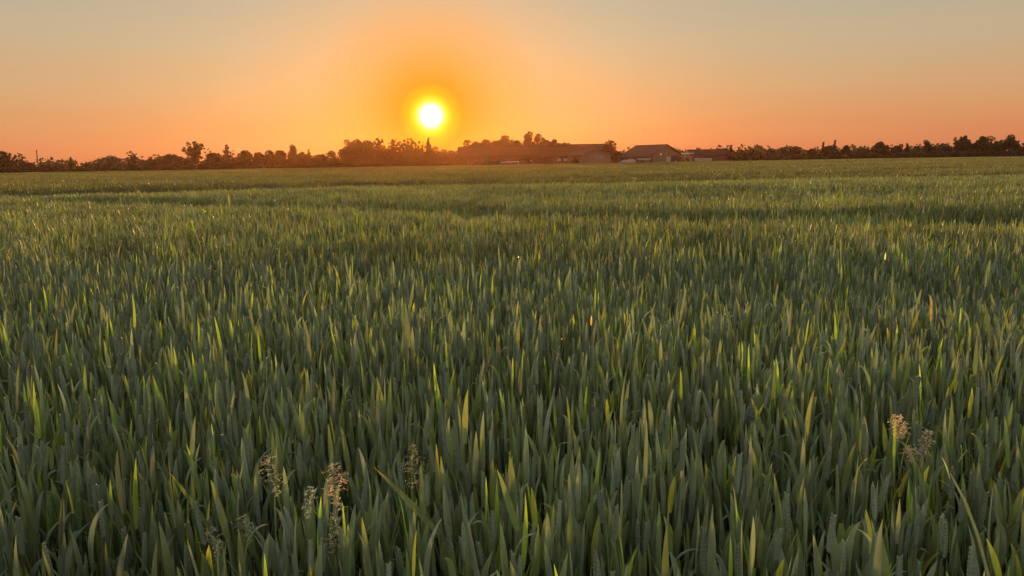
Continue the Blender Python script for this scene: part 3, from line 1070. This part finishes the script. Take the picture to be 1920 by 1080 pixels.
def barn_x(name, label, px0, px1, pridge, peave, D, depth, mroof, mwall, hip=(0, 0), rz=0.0, over=.35, cat='building', chimney=None):
    """ridge runs left-right. local frame: x along the front, y back, z up"""
    xa, _ = W(px0, peave, D); xb, _ = W(px1, peave, D)
    pxm = (px0 + px1) / 2
    ze = W(pxm, peave, D)[1]
    zr = W(pxm, pridge, D + depth / 2)[1]
    hw = (xb - xa) / 2
    root = thing(name, label, cat, ((xa + xb) / 2, D, 0), rz)
    g = Geo()
    g.box(-hw + over, hw - over, 0, depth, 0, ze)
    if not (hip[0] or hip[1]):
        for sx in (-1, 1):
            x = sx * (hw - over)
            g.add([(x, 0, ze), (x, depth, ze), (x, depth / 2, zr - .18), (x - sx * .2, 0, ze), (x - sx * .2, depth, ze), (x - sx * .2, depth / 2, zr - .18)],
                  [(0, 1, 2, 2), (3, 5, 4, 4), (0, 2, 5, 3), (1, 4, 5, 2)][2:] + [(0, 3, 4, 1), (0, 1, 4, 3)][:1])
            g.add([(x, 0, ze), (x, depth / 2, ze), (x, depth, ze), (x, depth / 2, zr - .18)], [(0, 1, 2, 3)])
    part('wall', g, mwall, root)
    g = Geo(); o = .5
    s = (zr - ze) / (depth / 2)
    zl = ze - o * s * .6
    g.slab((-hw, -o, zl), (hw, -o, zl), (hw - hip[1], depth / 2, zr), (-hw + hip[0], depth / 2, zr), .16)
    g.slab((hw, depth + o, zl), (-hw, depth + o, zl), (-hw + hip[0], depth / 2, zr), (hw - hip[1], depth / 2, zr), .16)
    if hip[1]:
        g.slab((hw, -o, zl), (hw, depth + o, zl), (hw - hip[1], depth / 2 + .02, zr), (hw - hip[1], depth / 2 - .02, zr), .16)
    if hip[0]:
        g.slab((-hw, depth + o, zl), (-hw, -o, zl), (-hw + hip[0], depth / 2 - .02, zr), (-hw + hip[0], depth / 2 + .02, zr), .16)
    rf = part('roof', g, mroof, root)
    g = Geo(); g.tube([(-hw + hip[0] + .05, depth / 2, zr + .03), (hw - hip[1] - .05, depth / 2, zr + .03)], .11, 6)
    part('ridge_cap', g, mroof, rf)
    if chimney is not None:
        g = Geo(); cx, cw, ctop = chimney
        g.box(cx - cw / 2, cx + cw / 2, depth / 2 - .35, depth / 2 + .35, zr - .6, zr + ctop)
        g.box(cx - cw / 2 - .08, cx + cw / 2 + .08, depth / 2 - .43, depth / 2 + .43, zr + ctop - .003, zr + ctop + .12)
        part('chimney', g, M_brick, rf)
    return root, hw, ze, zr


def barn_gable(name, label, pa, pb, papex, peave, D, length, rz, mroof, mwall, cat='building'):
    """gable end faces the camera, ridge runs back; turned rz about its front middle"""
    c = math.cos(rz)
    xa, _ = W(pa, peave, D); xb, _ = W(pb, peave, D)
    pm = (pa + pb) / 2
    ze = W(pm, peave, D)[1]; zr = W(pm, papex, D)[1]
    hw = (xb - xa) / 2 / c
    root = thing(name, label, cat, ((xa + xb) / 2, D, 0), rz)
    iw = hw - .45
    zi = ze + (zr - ze) * (.45 / hw)
    g = Geo()
    V = [(-iw, 0, 0), (iw, 0, 0), (iw, 0, zi - .14), (0, 0, zr - .16), (-iw, 0, zi - .14)]
    V += [(x, length, z) for x, _, z in V]
    Qs_ = [(0, 1, 2, 4), (4, 2, 3, 3), (5, 9, 7, 6), (9, 8, 7, 7), (1, 6, 7, 2), (5, 0, 4, 9)]
    # quads only: the gable triangle as a quad with its mid-point
    V.append((0, 0, zi - .14)); V.append((0, length, zi - .14))
    g.add(V, [(0, 1, 2, 10), (0, 10, 4, 4)][:0] + [(4, 10, 2, 3), (9, 8, 7, 11), (1, 6, 7, 2), (5, 0, 4, 9)])
    g.add([(-iw, 0, 0), (iw, 0, 0), (iw, 0, zi - .14), (-iw, 0, zi - .14)], [(0, 1, 2, 3)])
    g.add([(-iw, length, 0), (iw, length, 0), (iw, length, zi - .14), (-iw, length, zi - .14)], [(1, 0, 3, 2)])
    part('wall', g, mwall, root)
    g = Geo(); o = .7
    g.slab((-hw, length + o, ze), (-hw, -o, ze), (0, -o, zr), (0, length + o, zr), .15)
    g.slab((hw, -o, ze), (hw, length + o, ze), (0, length + o, zr), (0, -o, zr), .15)
    rf = part('roof', g, mroof, root)
    g = Geo(); g.tube([(0, -o + .04, zr + .03), (0, length + o - .04, zr + .03)], .1, 6)
    part('ridge_cap', g, mroof, rf)
    return root, hw, ze, zr


# long barn on the left
bA, hw, ze, zr = barn_x('long_barn', 'long low barn left of the farm, glowing red-brown under the sun', 856, 1012, 275, 292, 238, 13, M_roof, M_brick)
for f in (-.78, -.52, -.2, .18, .44):
    window(bA, f * hw - .7, f * hw + .7, 1.3, 2.3, 0)
door(bA, .68 * hw - 1.5, .68 * hw + 1.5, 2.6, 0, M_dark)
g = Geo(); g.box(.80 * hw - .3, .80 * hw + .3, -.1, -.003, 1.6, 2.1); part('wall_lamp', g, M_pale, bA)
# farmhouse in the middle
bB, hw, ze, zr = barn_x('farmhouse', 'brick farmhouse with three pale windows left of the turned gable building', 1014, 1086, 275, 293, 234, 11, M_roof, M_brick, chimney=(-4.2, .8, .7))
for f in (-.06, .28, .66):
    window(bB, f * hw - .6, f * hw + .6, 1.5, 2.4, 0, M_pale)
door(bB, -.55 * hw - .55, -.55 * hw + .55, 2.1, 0, M_dark)
# big hipped barn behind
bC, hw, ze, zr = barn_x('hipped_barn', 'big barn with a flat ridge and hipped right end behind the turned gable building', 1056, 1172, 270.5, 290, 247, 15, M_roof, M_brick, hip=(3.0, 6.2))
door(bC, .78 * hw - 1.3, .78 * hw + 1.3, 2.4, 0, M_dark)
window(bC, .55 * hw - .5, .55 * hw + .5, 1.4, 2.3, 0)
# gable building turned to us
bD, hw, ze, zr = barn_gable('gabled_building', 'pale timber gable building with a row of small windows in front of the hipped barn', 1087, 1150, 277, 290.5, 228, 11, R(24), M_roofg, M_wood)
for f in (-.02, .19, .40):
    window(bD, f * hw - .55, f * hw + .40, 2.0, 2.95, 0)
door(bD, -.62 * hw - .5, -.62 * hw + .5, 2.1, 0, M_wood)
g = Geo()
g.box(-hw + .46, hw - .46, -.03, -.003, 1.62, 1.72)
part('wall_rail', g, M_wood, bD)
# large gabled barn on the right
bE, hw, ze, zr = barn_gable('gabled_barn', 'large gabled barn with a wide dark doorway and its left roof slope facing the field', 1218, 1280, 271, 288.5, 232, 13, R(32), M_roofg, M_wood)
window(bE, -.36 * hw - .35, -.36 * hw + .35, 2.7, 3.4, 0, M_white)  # bright light in this window painted as a white pane
window(bE, .02 * hw - .45, .02 * hw + .35, 2.7, 3.5, 0)
door(bE, .02 * hw, .30 * hw, 2.3, 0, M_pale)
door(bE, .36 * hw, .90 * hw, 2.75, 0, M_dark, False)
g = Geo(); iw = hw - .45
g.slab((-hw - 1.7, 13.2, ze - .75), (-hw - 1.7, -.2, ze - .75), (-hw + .1, -.2, ze - .02), (-hw + .1, 13.2, ze - .02), .1)
part('lean_to_roof', g, M_roofg, bE)
for yy in (.2, 4.5, 8.8, 12.8):
    g = Geo(); g.box(-hw - 1.6, -hw - 1.42, yy, yy + .18, 0, ze - .86)
    part('lean_to_post', g, M_wood, bE)
# low brick barn
bF, hw, ze, zr = barn_x('low_barn', 'low brick barn with a small chimney right of the large gabled barn', 1294, 1388, 280.5, 290, 240, 12, M_roof, M_brick, hip=(.6, 2.6), chimney=(-4.0, .7, .55))
g = Geo(); x0, zz0 = W(1302, 300, 239.9); x1, zz1 = W(1335, 296, 239.9); cx = (W(1294, 290, 240)[0] + W(1388, 290, 240)[0]) / 2
g.box(x0 - cx, x1 - cx, -.12, -.003, .2, zz1); part('wall_panel', g, M_pale, bF)
g = Geo(); x0 = W(1320, 300, 239.5)[0] - cx
g.box(x0, x0 + .75, -.45, -.124, 0, 1.75); part('door', g, M_pale, bF)

# canopy with a bright flat roof between barn and low barn
xa, z1 = W(1277, 287, 236); xb, _ = W(1299, 287, 236)
cn = thing('canopy', 'small open canopy with a bright flat roof between the two right-hand barns', 'canopy', ((xa + xb) / 2, 236, 0))
hwc = (xb - xa) / 2
g = Geo(); g.box(-hwc, hwc, -1.5, 1.5, z1 - .18, z1); part('roof', g, M_white, cn)
for sx in (-1, 1):
    g = Geo(); g.box(sx * (hwc - .15) - .07, sx * (hwc - .15) + .07, -1.4, -1.26, 0, z1 - .183); part('post', g, M_wood, cn)

# tunnel / covered heap between the gable buildings
xa, _ = W(1158, 305, 230); xb, z1 = W(1196, 295.5, 230)
tn = thing('covered_heap', 'grey rounded sheet-covered heap between the two gabled buildings', 'covered heap', ((xa + xb) / 2, 230, 0))
hwc = (xb - xa) / 2
n_u, n_v = 18, 9
Vv = []; Qq = []
for i in range(n_u + 1):
    u = -1 + 2 * i / n_u
    prof = (1 - abs(u) ** 3.2) ** .6 if abs(u) < 1 else 0
    for j in range(n_v + 1):
        a_ = math.pi * j / n_v
        Vv.append((u * hwc, -math.cos(a_) * 2.2 * (0.3 + .7 * prof), max(0.0, math.sin(a_)) * z1 * prof * (1 + .05 * math.sin(u * 9 + a_ * 3)) * (.8 + .2 * u)))
for i in range(n_u):
    for j in range(n_v):
        a_ = i * (n_v + 1) + j
        Qq.append((a_, a_ + n_v + 1, a_ + n_v + 2, a_ + 1))
part('sheet', (lambda gg: (gg.add(Vv, Qq), gg)[1])(Geo()), M_tarp, tn, True)
for u in (-.7, -.35, 0, .35, .7):
    g = Geo(); g.box(u * hwc - .35, u * hwc + .3, -2.7, -2.25, 0, .28)
    part('weight', g, M_dark, tn)

# low field shelter with the pale roof
xa, _ = W(939, 309, 226); xb, z1 = W(973, 302.5, 226)
sh = thing('field_shelter', 'low open shelter with a pale flat roof in front of the long barn', 'shelter', ((xa + xb) / 2, 226, 0))
hwc = (xb - xa) / 2
g = Geo(); g.slab((-hwc, -1.4, z1 - .12), (hwc, -1.4, z1), (hwc, 1.4, z1 + .02), (-hwc, 1.4, z1 - .1), .16); part('roof', g, M_white, sh)
for fx in (-.97, 0.1, .97):
    g = Geo(); g.box(fx * hwc - .08, fx * hwc + .08, -1.3, -1.16, 0, z1 - .28); part('post', g, M_pale, sh)
g = Geo(); g.box(-hwc + .1, hwc - .1, 1.1, 1.2, 0, z1 - .3); part('back_wall', g, M_wood, sh)

# low lean-to shed beside the gabled barn
xa, _ = W(1196, 304, 229); xb, z1 = W(1218, 296, 229)
ls = thing('small_shed', 'small low shed with a pale top under the left eave of the large gabled barn', 'shed', ((xa + xb) / 2, 229, 0))
hwc = (xb - xa) / 2
g = Geo(); g.box(-hwc, hwc, -1, 1, 0, z1 - .5); part('wall', g, M_wood, ls)
g = Geo(); g.box(-hwc - .2, hwc + .2, -1.2, 1.2, z1 - .497, z1 - .1); part('roof', g, M_pale, ls)
g = Geo(); g.box(-hwc * .6, -hwc * .1, -1.05, -1.003, 0, z1 - .8); part('door', g, M_dark, ls)

# plank leaning, pale rubble
x, z = W(1287, 299, 231)
pl = Geo(); pl.slab((-.9, -.1, 1.75), (-.7, -.1, 1.9), (.95, .1, .08), (.75, .1, -.02), .06)
o = link('leaning_board', pl.mesh('leaning_board', M_pale), loc=(x, 231, 0.0)); tag(o, 'pale board leaning at a slant beside the large gabled barn', 'board')
x, z = W(1268, 300, 229)
g = Geo(); rr = np.random.default_rng(5)
for i in range(26):
    a0 = rr.uniform(-1.3, 1.3); hh = .95 * (1 - abs(a0) / 1.5)
    c = np.array([a0, rr.uniform(-.5, .5), rr.uniform(0, hh)])
    d = rr.normal(size=(8, 3)) * .03
    s = rr.uniform(.12, .26)
    Vb = np.array([(-1, -1, -1), (1, -1, -1), (1, 1, -1), (-1, 1, -1), (-1, -1, 1), (1, -1, 1), (1, 1, 1), (-1, 1, 1)]) * s + d + c
    Vb[:, 2] = np.maximum(Vb[:, 2], 0)
    g.add(Vb, [(0, 3, 2, 1), (4, 5, 6, 7), (0, 1, 5, 4), (1, 2, 6, 5), (2, 3, 7, 6), (3, 0, 4, 7)])
o = link('rubble_heap', g.mesh('rubble_heap', M_pale), loc=(x, 229, 0)); tag(o, 'small heap of pale rubble at the doorway of the large gabled barn', 'heap')

# fence in front of the long barn
x0 = W(884, 305, 225)[0]; x1 = W(1030, 305, 225)[0]
fn = thing('paddock_fence', 'low post and rail fence between the field and the long barn', 'fence', (x0, 225, 0))
n = 11
for i in range(n):
    g = Geo(); xx = (x1 - x0) * i / (n - 1)
    g.box(xx - .07, xx + .07, -.07, .07, 0, 1.45 + .12 * math.sin(i * 2.1)); part('post', g, M_pale if i in (3, 6, 8, 9) else M_wood, fn)
for zz_ in (.75, 1.2):
    g = Geo(); g.box(0, x1 - x0, .073, .11, zz_ - .05, zz_ + .05); part('rail', g, M_wood, fn)

# reddish pole on the left, mast under the sun
x, zt = W(68.5, 282, 300)
po = thing('tall_pole', 'tall thin reddish pole standing alone on the left skyline', 'pole', (x, 300, 0))
M_red = mat_simple('red_paint', (0.16, 0.035, 0.03), 0.6, 0.15, 2)
g = Geo(); g.tube([(0, 0, 0), (0, 0, zt * .5), (0, 0, zt)], [.32, .27, .2], 8); part('shaft', g, M_red, po, True)
g = Geo(); g.tube([(0, 0, zt + .003), (0, 0, zt + .18), (0, 0, zt + .2)], [.24, .24, .05], 8); part('cap', g, M_red, po, True)
x, zt = W(841, 234.5, 236)
ma = thing('lamp_mast', 'thin mast with a short arm rising from the bushes right of the sun', 'mast', (x, 236, 0))
g = Geo(); g.tube([(0, 0, 0), (0, 0, zt * .6), (0, 0, zt)], [.02, .014, .01], 6); part('shaft', g, M_bark, ma, True)
g = Geo(); g.box(-.12, .3, -.06, .06, zt + .003, zt + .08); part('lamp_head', g, M_bark, ma)


# ------------------------------------------------------------------ single plants among the wheat
def panicle(px, py, ztop, label, spread, length, seed, col=(0.34, 0.22, 0.12), nwh=10, lean=0.5, drop=0.1, cnt=1.0):
    col = tuple(0.4 * c + 0.6 * k for c, k in zip(col, (0.50, 0.50, 0.40)))
    spread *= 1.35
    """a flowering grass head: curved stem, whorls of hair-thin branches, small spikelets"""
    r = np.random.default_rng(seed)
    x, y = on_plane(px, py, ztop - length * .4)
    root = thing('flowering_grass', label, 'grass head', (x, y, 0), group='flowering grass heads among the near wheat')
    az = r.uniform(0, 6.28)
    h = np.array([math.cos(az), math.sin(az), 0])
    zz = np.linspace(0, 1, 12)
    cen = np.array([h * lean * .1 * (f ** 3 - .7) + np.array([0, 0, ztop * f]) for f in zz])
    g = Geo(); g.tube(cen, np.linspace(.0016, .0006, 12), 4, (0.16, 0.13, 0.06))
    link('stalk', g.mesh('stalk', M_straw, True, True), root)
    g = Geo()
    for k in range(nwh):
        f = k / (nwh - 1)
        zc = ztop - length * (1 - f)
        c = np.array([np.interp(zc, cen[:, 2], cen[:, i]) for i in range(3)])
        rad = spread * (math.sin(math.pi * (0.12 + .8 * (1 - f))) ** .7)
        for q in range(int(r.integers(3, 6) * cnt)):
            a_ = r.uniform(0, 6.28)
            d = np.array([math.cos(a_), math.sin(a_), r.uniform(-.15, .45)])
            L_ = rad * r.uniform(.4, 1)
            tip = c + d * L_ - np.array([0, 0, drop * L_ * 1.5])
            mid = (c + tip) / 2 + np.array([0, 0, L_ * .15])
            g.tube([c, mid, tip], [.0005, .0004, .0003], 3, np.array(col) * .7)
            for s in range(int(r.integers(2, 5))):
                fb = r.uniform(.35, 1)
                p_ = c + (tip - c) * fb + np.array([0, 0, L_ * .15 * math.sin(math.pi * fb)]) + r.normal(0, .0018, 3)
                dd = d * .6 + r.normal(0, .5, 3); dd /= np.linalg.norm(dd)
                u = np.cross(dd, (0, 0, 1.0)); u /= np.linalg.norm(u) + 1e-9
                v = np.cross(dd, u)
                hl, wd = r.uniform(.002, .0038), r.uniform(.0005, .0010)
                P = [p_ - dd * hl] + [p_ + (u * a1 + v * b1) * wd for a1, b1 in ((1, 0), (0, 1), (-1, 0), (0, -1))] + [p_ + dd * hl]
                g.add(P, [(0, 2, 5, 1), (0, 3, 5, 2), (0, 4, 5, 3), (0, 1, 5, 4)], np.array(col) * r.uniform(.6, 1.4))
    link('seed_head', g.mesh('seed_head', M_straw, False, True), root)
    return root


panicle(520, 885, .86, 'straw-brown flowering grass head, leftmost of the tall pale ones near the camera', .026, .09, 1, (0.42, 0.27, 0.13))
panicle(627, 905, .86, 'orange-brown tufted grass head in a dark gap, right of the leftmost pale one', .026, .085, 2, (0.5, 0.25, 0.11), cnt=1.4)
panicle(622, 985, .80, 'lower straw grass head hanging below the orange-brown tuft', .022, .10, 3, (0.36, 0.26, 0.15))
panicle(572, 935, .80, 'small drooping grass head between the leftmost pale one and the orange-brown tuft', .016, .07, 4, (0.36, 0.3, 0.2))
panicle(775, 865, .87, 'tall open grass head topped by a bright speck near bottom centre', .026, .11, 5, (0.42, 0.26, 0.15), lean=.8)
panicle(410, 1015, .80, 'faint grey-green grass head at the lower left among broad leaves', .024, .07, 6, (0.22, 0.2, 0.14))
panicle(468, 985, .80, 'faint grey grass head close right of the other faint one', .022, .06, 7, (0.22, 0.19, 0.14))
panicle(1692, 800, .88, 'bushy golden-brown grass head, upper one of the group at right', .024, .05, 8, (0.55, 0.33, 0.15), cnt=2.2)
panicle(1728, 825, .86, 'greyish purple-brown grass head on the right of the golden one', .018, .06, 9, (0.24, 0.18, 0.15), cnt=2.2)
panicle(1700, 850, .83, 'pale golden grass head lowest in the group at right', .024, .03, 10, (0.55, 0.42, 0.22), cnt=2.0, nwh=6)


def single_leaf(name, px, py, ztip, label, cat, col, tip, length, width, az, lean, curve, tw0=0.0, stemcol=(0.12, 0.14, 0.05)):
    """one leaf that stands out, on its own tiller; (px, py) is its tip"""
    x, y = on_plane(px, py, ztip)
    root = thing(name, label, cat, (x, y, 0))
    one = lambda v: np.array([v], float)
    dummy = blades(np.zeros((1, 3)), one(length), one(width), one(az), one(lean), one(curve), one(.2), 12, True, np.array([col]), np.array([tip]), .2, one(tw0))
    end = dummy[0].reshape(13, 3, 3)[-1, 1]
    zz0 = ztip - end[2]
    p0 = np.array([-end[0], -end[1], zz0])
    V, Q, C = blades(p0[None], one(length), one(width), one(az), one(lean), one(curve), one(.2), 12, True, np.array([col]), np.array([tip]), .2, one(tw0))
    g = Geo(); g.add(V, Q, C); link('leaf', g.mesh('leaf', M_leaf, True, True), root)
    g = Geo(); g.tube([(p0[0], p0[1], 0), (p0[0], p0[1], zz0 * .5), tuple(p0)], [.003, .0026, .002], 5, stemcol); link('stem', g.mesh('stem', M_leaf, True, True), root)
    return root


Y1 = (0.24, 0.24, 0.05); Y2 = (0.115, 0.15, 0.06); PALE = (0.75, 0.68, 0.5); DRY = (0.5, 0.3, 0.12)
FW = math.pi
single_leaf('wheat_tiller', 1109, 592, .86, 'small dry cream and brown leaf tip right of centre', 'wheat stem', DRY, PALE, .045, .010, FW, .1, .3, .2)
single_leaf('wheat_tiller', 1745, 552, .90, 'dry orange-yellow leaf sticking up at the right in mid field', 'wheat stem', (0.36, 0.22, 0.08), (0.6, 0.36, 0.12), .13, .014, FW + .8, .15, .2, .2)
single_leaf('wheat_tiller', 1661, 473, .90, 'pale whitish leaf standing up in the right mid field', 'wheat stem', PALE, PALE, .05, .010, FW, .12, .1, .2)
single_leaf('wheat_tiller', 428, 362, .98, 'tall pale stalk above the far dark band at left', 'wheat stem', (0.35, 0.28, 0.14), (0.4, 0.33, 0.2), .35, .05, FW, .02, .1, .2)
single_leaf('wheat_tiller', 1821, 612, .88, 'bright yellow-green leaf standing upright at the far right', 'wheat stem', Y2, Y1, .13, .013, FW, .05, .1, .1)
single_leaf('wheat_tiller', 1330, 652, .86, 'narrow bright yellow-green leaf tip right of centre', 'wheat stem', Y2, Y1, .15, .012, FW, .05, .1, .2)
single_leaf('wheat_tiller', 818, 832, .86, 'green leaf with bright yellow tip beside the tall open grass head', 'wheat stem', Y2, (0.36, 0.34, 0.05), .16, .014, FW, .03, .1, .1)
single_leaf('wheat_tiller', 700, 875, .86, 'broad yellow-tipped leaf slanting down to the right near bottom centre', 'wheat stem', (0.10, 0.14, 0.07), Y1, .21, .019, -math.pi / 2 + .3, .8, .1, math.pi / 2)
single_leaf('wheat_tiller', 318, 886, .86, 'yellow-tipped leaf slanting at the lower left', 'wheat stem', (0.10, 0.14, 0.07), Y1, .15, .014, -math.pi / 2, .5, .1, math.pi / 2)
single_leaf('wheat_tiller', 932, 880, .87, 'broad leaf with yellow-green edge below the centre', 'wheat stem', (0.10, 0.14, 0.06), (0.18, 0.2, 0.06), .15, .016, -math.pi / 2, .25, .1, math.pi / 2 - .3)
single_leaf('wheat_tiller', 1408, 745, .88, 'yellow leaf tip left of the upright ears at right', 'wheat stem', Y2, Y1, .12, .014, -math.pi / 2, .3, .1, math.pi / 2)
# pale couch stalk lying across the wheat at lower right
xa, ya = on_plane(1782, 888, .86); xb, yb = on_plane(1862, 1090, .76)
g = Geo()
P = np.array([(0, 0, .86), ((xb - xa) * .3, (yb - ya) * .33, .84), ((xb - xa) * .62, (yb - ya) * .66, .80), (xb - xa, yb - ya, .74), ((xb - xa) * 1.1, (yb - ya) * 1.2, .0)])
o = thing('slanting_stalk', 'pale yellow-green stalk slanting across the wheat at lower right', 'stalk', (xa, ya, 0))
g.tube(P, [.0016, .0026, .003, .0032, .0034], 6, (0.17, 0.185, 0.075)); link('stem', g.mesh('stem', M_leaf, True, True), o)
V, Q, C = blades(P[:1] + (0, 0, -.012), np.array([.05]), np.array([.006]), np.array([-.9]), np.array([.3]), np.array([.3]), np.array([.2]), 6, True, np.array([(0.22, 0.24, 0.1)]), None, .2, np.array([.2]))
g = Geo(); g.add(V, Q, C); link('leaf', g.mesh('leaf', M_leaf, True, True), o)

# ------------------------------------------------------------------ haze
hz = Geo(); hz.box(-520, 520, -60, 460, -1, 16)
hm = bpy.data.materials.new('haze')
hm.use_nodes = True
t = hm.node_tree
t.nodes.clear()
pv = N(t, 'ShaderNodeVolumePrincipled')
pv.inputs['Color'].default_value = (1.0, 0.42, 0.14, 1)  # orange tint puts the glow of sun glare into the added volume
pv.inputs['Density'].default_value = 0.00014
pv.inputs['Anisotropy'].default_value = 0.78
ou = N(t, 'ShaderNodeOutputMaterial')
t.links.new(pv.outputs[0], ou.inputs['Volume'])
hzo = link('haze', hz.mesh('haze', hm))
tag(hzo, kind='stuff', label='thin orange haze added to stand in for sun glare over the far trees', cat='haze')
print('objects', len(bpy.data.objects))
